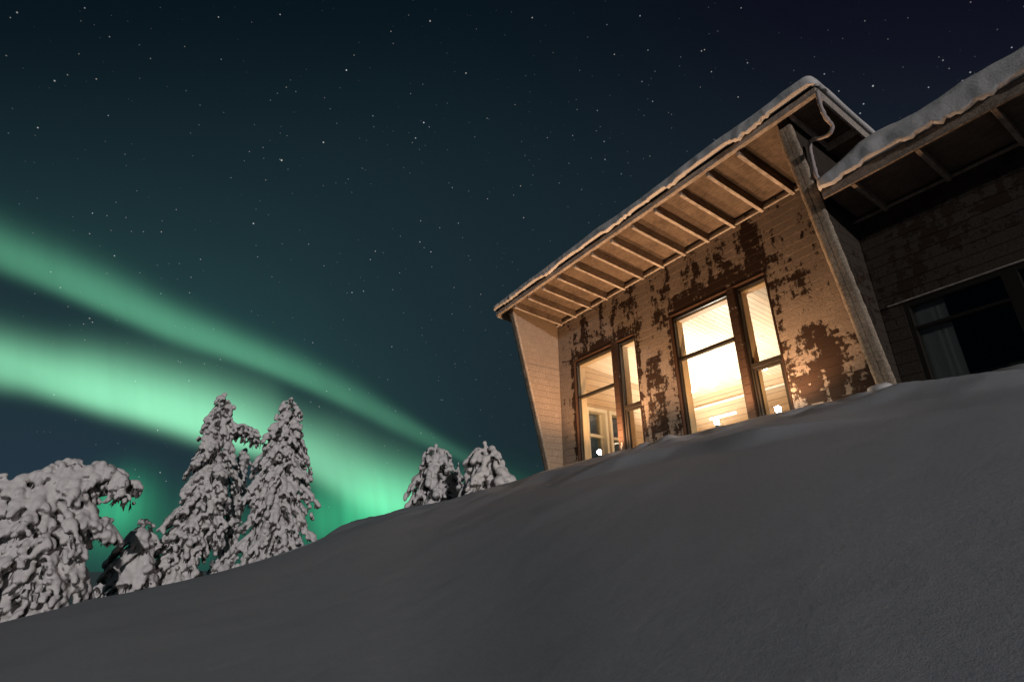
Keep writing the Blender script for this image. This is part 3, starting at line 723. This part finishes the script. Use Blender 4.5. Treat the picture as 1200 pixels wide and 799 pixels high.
# ------------------------------------------------------------------ outdoor uplights at the crest, in front of the windows
LIGHTS = [(-8.68, 7.9, 2.25, 'uplight half buried in snow below the far paired window'), (-5.66, 7.9, 2.262, 'uplight half buried in snow below the left sash of the larger window'), (-4.53, 7.9, 2.225, 'uplight in the snow below the right sash of the larger window')]
for i, (x, y, z, lb) in enumerate(LIGHTS):
    e = empty('uplight', (x, y, z-.25), lb, 'lamp', 'uplights set in the snow under the windows')
    MB().lathe((x,y,z-.25), [(.02,0),(.02,.10),(.028,.12),(.030,.17),(.030,.185),(.024,.186)], 16).build('lamp_body', M_METAL, e, smooth_=True)
    MB().lathe((x,y,z-.062), [(.03,0),(.042,.022),(.046,.05),(.042,.07),(.03,.086),(.015,.094),(.003,.096)], 16).build('lens', M_LAMP, e, smooth_=True)
    ld = bpy.data.lights.new('uplight_beam', 'SPOT'); ld.energy = (500, 270, 120)[i]; ld.color = (1.0, 0.55, 0.27); ld.spot_size = R(150); ld.spot_blend = .6; ld.shadow_soft_size = .05
    lo = bpy.data.objects.new('uplight_beam', ld); COL.objects.link(lo); lo.parent = e; lo.location = (0, 0, .33)
    lo.rotation_euler = Vector((0, .05, -1)).normalized().to_track_quat('Z', 'Y').to_euler()
    lo.rotation_euler = (math.pi - .18, 0, 0)
    ld.shadow_soft_size = .04
    pd = bpy.data.lights.new('lens_glow', 'POINT'); pd.energy = 1.6; pd.color = (1.0, .72, .5); pd.shadow_soft_size = .04
    po = bpy.data.objects.new('lens_glow', pd); COL.objects.link(po); po.parent = e; po.location = (0, -.06, .36)

# ------------------------------------------------------------------ interior lamps
for i, (x, y, kW, lb) in enumerate([(-7.4, 11.0, 500, 'unseen uplighter added to light the room behind the larger window'), (-9.4, 11.9, 400, 'unseen uplighter added further back to light the far window')]):
    e = empty('added_uplighter', (x, y, 2.24), lb, 'lamp', 'unseen lamps added inside the lodge')  # unseen lamps, added to light the room and its ceiling
    MB().lathe((x,y,2.24), [(.14,0),(.14,.02),(.015,.03),(.015,.50),(.05,.52),(.13,.60),(.135,.605)], 20).build('stand', M_METAL, e, smooth_=True)
    MB().lathe((x,y,2.845), [(.11,0),(.11,.012),(.06,.03),(.01,.034)], 20).build('bulb', M_BULB, e, smooth_=True)
    ld = bpy.data.lights.new('room_fill_light', 'SPOT'); ld.energy = kW; ld.color = (1.0, 0.91, 0.79); ld.spot_size = R(138); ld.spot_blend = 0.5; ld.shadow_soft_size = .12
    lo = bpy.data.objects.new('room_fill_light', ld); COL.objects.link(lo); lo.parent = e; lo.location = (0, 0, .76); lo.rotation_euler = (math.pi, 0, 0)
# recessed ceiling spots along the back of the room
for i, x in enumerate((-9.75, -9.0, -8.2, -7.4)):
    y = 12.7; z = ZC(y)
    MBc = MB().lathe((x, y, z-.055), [(.035,0),(.05,.005),(.05,.054)], 14)
    o = MBc.build('ceiling_spotlight', M_BULB, smooth_=True); origin_to(o, (x, y, z-.03)); tag(o, 'small round ceiling spotlight in the row near the back wall inside', 'lamp', 'ceiling spotlights inside the lodge')
# wall light tube low in the room
e = MB().tube([(-9.0,12.3,3.62),(-8.2,12.3,3.62)], .03, 10).build('tube_light', M_BULB, smooth_=True); origin_to(e, (-8.6,12.3,3.62)); tag(e, 'short bright tube light inside, low in the larger window', 'lamp')

# ------------------------------------------------------------------ snow-laden spruces
def ico():
    import bmesh
    bm = bmesh.new(); bmesh.ops.create_icosphere(bm, subdivisions=2, radius=1); V = np.array([v.co[:] for v in bm.verts]); F = [tuple(v.index for v in f.verts) for f in bm.faces]; bm.free(); return V, F
IV, IF = ico(); IF = np.array(IF)
class Blobs:
    def __init__(s): s.V = []; s.F = []; s.n = 0
    def add(s, c, d, rl, rw):
        d = Vector(d).normalized(); q = d.to_track_quat('Z', 'Y').to_matrix(); A_ = np.array(q)
        v = (IV * np.array([rw, rw, rl])) @ A_.T + np.array(c)
        s.V.append(v); s.F.append(IF + s.n); s.n += len(IV)
    def remesh(s, voxel, seed, disp):
        V = np.concatenate(s.V); F = np.concatenate(s.F)
        me = bpy.data.meshes.new('tmp'); me.from_pydata(V.tolist(), [], F.tolist()); me.update()
        o = bpy.data.objects.new('tmp', me); COL.objects.link(o)
        m = o.modifiers.new('r', 'REMESH'); m.mode = 'VOXEL'; m.voxel_size = voxel
        k = o.modifiers.new('s', 'SMOOTH'); k.iterations = 2; k.factor = .5
        bpy.context.view_layer.update(); dg = bpy.context.evaluated_depsgraph_get()
        res = bpy.data.meshes.new_from_object(o.evaluated_get(dg)); bpy.data.objects.remove(o); bpy.data.meshes.remove(me)
        n = len(res.vertices); co = np.empty(n*3); no = np.empty(n*3); res.vertices.foreach_get('co', co); res.vertices.foreach_get('normal', no)
        co = co.reshape(-1,3); no = no.reshape(-1,3)
        d = np.array([mnoise.noise(Vector(p)*6.5 + Vector((seed,0,0)))*.6 + mnoise.noise(Vector(p)*15)*.4 for p in co])
        co = co + no * (d*disp)[:, None]
        res.vertices.foreach_set('co', co.ravel()); res.update()
        res.polygons.foreach_set('use_smooth', [True]*len(res.polygons))
        return res
VIEW = Vector((-.95, .25, 0)).normalized()
def tree(name, arms, seed, label, density=1.0, blob=.10, voxel=.04, trunk_r=.13, group='snow-laden spruces below the slope', fingers=1.0, cat='tree'):
    rr = random.Random(seed); P0 = Vector(arms[0][0][:3])
    base = Vector((P0.x, P0.y, min(P0.z-.2, gz(P0.x, P0.y))))
    e = empty(name, base, label, cat, group)
    bl = Blobs(); need = MB()
    tr_ = MB(); main = [Vector(a[:3]) for a in arms[0]]
    tp = [base + Vector((0,0,-.2))] + main
    tr_.tube(tp, [trunk_r*(1-.85*i/(len(tp)-1)) + .015 for i in range(len(tp))], 10); tr_.build('trunk', M_BARK, e, smooth_=True)
    for ai, arm in enumerate(arms):
        pts = [Vector(a[:3]) for a in arm]; rad = [a[3] for a in arm]
        L = [0]
        for i in range(1, len(pts)): L.append(L[-1] + (pts[i]-pts[i-1]).length)
        tot = L[-1]; step = .28 / density; s_ = 0; ring = 0
        while s_ < tot:
            i = max(k for k in range(len(L)) if L[k] <= s_ + 1e-9); i = min(i, len(pts)-2)
            f = (s_-L[i])/max(1e-6, L[i+1]-L[i]); c = pts[i].lerp(pts[i+1], f); Rr = rad[i]*(1-f)+rad[i+1]*f
            bl.add(c, (0,0,1), .2, max(.05, Rr*.18))
            nb = max(3, int(3 + Rr*6.0*density))
            for b in range(nb):
                az = 2*math.pi*(b + .5*(ring % 2) + rr.uniform(-.35,.35))/nb
                d = Vector((math.cos(az), math.sin(az), 0))
                Lb = Rr*rr.uniform(.62, 1.15); droop = rr.uniform(.45, 1.2)
                if rr.random() < .12: Lb *= 1.15
                nst = max(2, int(Lb/.10)); prev = c.copy()
                sw = rr.uniform(-.5,.5)
                for j in range(1, nst+1):
                    q = j/nst
                    dd = Vector((math.cos(az+sw*q*.5), math.sin(az+sw*q*.5), 0))
                    p = c + dd*(Lb*q) + Vector((0,0,.10*math.sin(q*2.2) - droop*Lb*q*q))
                    dirn = (p-prev) if (p-prev).length > 1e-4 else d
                    if q > .30 or Rr < .3:
                        r_ = blob*(.5+.75*rr.random()**1.5)*(1.15 - .35*q)*min(1, .45+Rr)
                        bl.add(p + Vector((0,0,r_*.3)), dirn, r_*rr.uniform(1.15,1.7), r_)
                        if q > .5:
                            for _ in range(int(rr.random()*3.2*fingers)):
                                side = Vector((-dd.y, dd.x, 0))*rr.choice((-1,1))*rr.uniform(.6,1.6)*blob
                                fd = (dd*rr.uniform(.1,.6) + side*2 + Vector((0,0,-1)))
                                r2 = blob*rr.uniform(.40,.70)
                                bl.add(p + side + Vector((0,0,-blob*rr.uniform(.2,1.1))), fd, r2*rr.uniform(1.4,2.4), r2)
                    prev = p
                # dark needled twigs under the snow
                for _ in range(int(10*density)):
                    q = rr.uniform(.25, 1.0); p = c + d*(Lb*q) + Vector((0,0,-droop*Lb*q*q - .02))
                    tw = Vector((d.x*rr.uniform(.0,.6)+rr.uniform(-.3,.3), d.y*rr.uniform(.0,.5)+rr.uniform(-.3,.3), -1)).normalized()*rr.uniform(.10,.24)
                    sd_ = tw.cross(Vector((rr.uniform(-1,1), rr.uniform(-1,1), .2))).normalized()*rr.uniform(.02,.045)
                    need.add([p-sd_, p+sd_, p+tw+sd_*.5, p+tw*1.15, p+tw-sd_*.5], [(0,1,2,3,4)])
            s_ += step*(1 if Rr > .4 else .75); ring += 1
        bl.add(pts[-1], (0,0,1), .09, .07)
    crown = need.build('crown', M_NEEDLE, e)
    me = bl.remesh(voxel, seed, .012); me.name = 'snow_load'
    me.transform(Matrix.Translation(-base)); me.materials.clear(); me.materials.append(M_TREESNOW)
    o = bpy.data.objects.new('snow_load', me); COL.objects.link(o); o.parent = crown
    return e
T1 = [
   [ (-19.41,-1.87,-1.25,0.65), (-19.39,-2.10,-0.49,0.74), (-19.38,-2.19,0.32,0.98), (-19.37,-2.28,1.16,1.14), (-19.36,-2.30,1.94,0.93), (-19.38,-2.18,2.38,0.52) ],
   [ (-19.38,-2.18,2.30,0.55), (-19.42,-1.81,2.50,0.55), (-19.45,-1.37,2.62,0.45), (-19.48,-0.98,2.50,0.46), (-19.49,-0.70,2.20,0.40), (-19.49,-0.75,1.85,0.22) ],
   [ (-19.5,-1.6,2.3,.35), (-19.45,-1.68,1.9,.48), (-19.45,-1.65,1.4,.5) ],
   [ (-19.3,-2.9,1.9,0.6), (-19.35,-2.5,2.45,0.35), (-19.4,-1.9,2.75,.22) ],
   [ (-19.29,-2.88,1.35,0.49), (-19.22,-3.29,1.97,0.36), (-19.18,-3.51,2.16,0.18) ],
   [ (-19.44,-1.54,1.31,0.52), (-19.47,-1.03,1.17,0.31), (-19.49,-0.71,0.82,0.17) ],
   [ (-19.42,-1.81,0.53,0.59), (-19.45,-1.33,-0.31,0.50), (-19.45,-1.46,-0.71,0.36) ]]
T2 = [
   [ (-22.94,1.30,-0.74,0.62), (-22.95,1.15,0.39,0.76), (-22.94,1.40,1.67,0.90), (-22.93,1.72,3.03,0.92), (-22.94,1.66,4.35,0.72), (-22.94,1.62,5.25,0.55), (-22.95,1.58,5.8,0.36), (-22.95,1.55,6.12,0.14) ],
   [ (-22.93,1.79,4.75,0.30), (-22.88,2.30,5.02,0.30), (-22.84,2.72,4.85,0.32), (-22.82,2.92,4.50,0.20) ],
   [ (-22.94,1.67,1.67,0.45), (-22.90,2.06,1.37,0.36), (-22.87,2.25,0.68,0.22) ]]
T3 = [[ (-21.64,3.95,-0.23,1.20), (-21.65,3.92,0.66,1.24), (-21.66,3.86,1.81,1.18), (-21.67,3.82,3.02,1.18), (-21.66,3.83,3.97,1.00), (-21.67,3.81,4.85,0.84), (-21.67,3.78,5.50,0.56), (-21.68,3.74,5.85,0.34), (-21.68,3.74,6.02,0.14) ]]
T2b = [[tuple(v*.89 for v in a) for a in [ (-25.00,0.35,-1.00,1.04), (-25.00,0.10,-0.01,0.99), (-25.00,-0.06,0.71,0.85), (-25.00,-0.06,1.36,0.48), (-25.00,0.0,1.61,0.15) ]]]
SNAG = [[ (-24.32,2.80,-0.47,0.42), (-24.32,2.80,0.72,0.34), (-24.34,2.80,2.30,0.27), (-24.34,2.80,3.45,0.22), (-24.35,2.78,4.40,0.14) ],
        [ (-24.2,2.55,0.9,0.12), (-24.2,2.25,1.6,0.11), (-24.2,2.45,2.05,0.11), (-24.2,2.75,2.0,0.10) ]]
def nearer(arm, k): return [tuple(v*k for v in a) for a in arm]
T5 = [nearer([ (-19.00,8.95,1.52,1.10), (-19.03,8.88,2.44,1.08), (-19.03,8.88,3.22,1.00), (-19.04,8.85,3.75,0.80), (-19.04,8.86,4.12,0.50), (-19.04,8.86,4.30,0.15) ], .87)]
T6 = [nearer([ (-18.87,11.30,1.91,1.30), (-18.88,11.30,2.89,1.32), (-18.93,11.20,3.63,1.24), (-18.97,11.14,4.15,1.0), (-19.03,11.04,4.42,0.65), (-19.03,11.04,4.62,0.15) ], .70)]
tree('spruce_tree', T1, 11, 'broad bent snow-laden spruce at the left edge with its top arching over to the right', blob=.13, voxel=.035, fingers=1.5, trunk_r=.2)
tree('spruce_tree', T2, 12, 'tall leaning snow-laden spruce with one drooping snowy arm near its top', blob=.12, voxel=.034)
tree('spruce_tree', T3, 13, 'tall upright cone-shaped snow-laden spruce, the right of the two tall ones', blob=.118, voxel=.034)
tree('spruce_tree', T2b, 14, 'short bushy dim snow-laden spruce at the left foot of the leaning spruce', blob=.12, voxel=.055)
tree('dead_tree', SNAG, 15, 'thin snow-crusted snag with a hooked branch between the two tall spruces', blob=.17, voxel=.045, fingers=.4, trunk_r=.10)
tree('spruce_tree', T5, 16, 'rounded snow-laden spruce on the crest, left of the pair near the lodge', blob=.118, voxel=.032, group='pair of snowy spruces on the crest')
tree('spruce_tree', T6, 17, 'rounded snow-laden spruce on the crest, right of the pair nearest the lodge', blob=.118, voxel=.032, group='pair of snowy spruces on the crest')
# small firs further off
def small_fir(x, y, zt, h, seed, label):
    A_ = [[(x, y, zt-h, h*.33), (x, y, zt-h*.5, h*.20), (x, y, zt-h*.15, h*.07), (x, y, zt, .03)]]
    return tree('fir_tree', A_, seed, label, density=.75, blob=.13, voxel=.07, trunk_r=.06, group='small firs below the crest', fingers=.6)
small_fir(-39.8, 3.93, 0.44, 2.6, 21, 'tiny dark fir tip in the gap between the two tall spruces')
small_fir(-38.8, 9.62, 1.95, 2.6, 22, 'small dark fir peeking over the crest right of the tall upright spruce')
small_fir(-35.5, 18.4, 6.85, 4.6, 25, 'dark fir tip just visible between the pair of crest spruces')
for i, (x, y, zt, h, lb) in enumerate([(-33, -2.6, -0.3, 2.4, 'low snowy fir just right of the bent spruce, leftmost of three'), (-35, -1.2, -0.25, 2.2, 'low snowy fir in the middle of three beyond the bent spruce'), (-31, -0.6, -0.45, 1.9, 'low snowy fir beside the short bushy spruce, rightmost of three')]):
    small_fir(x, y, zt, h, 30+i, lb)

# snow mound capping the foot of the near fin
V = IV.copy(); mb = MB(); c = Vector((-3.05, 7.86, 2.13))
mb.add([(c.x + v[0]*.17*(1+.2*N(v[0]*2,v[1]*2,1)), c.y + v[1]*.13, c.z + v[2]*.075*(1+.3*N(v[0]*3,v[1]*3,4))) for v in V], [tuple(int(k) for k in f) for f in IF])
o = mb.build('snow_mound', M_ROOFSNOW, smooth_=True); origin_to(o, c); tag(o, 'small mound of snow at the foot of the near fin wall', 'snow')
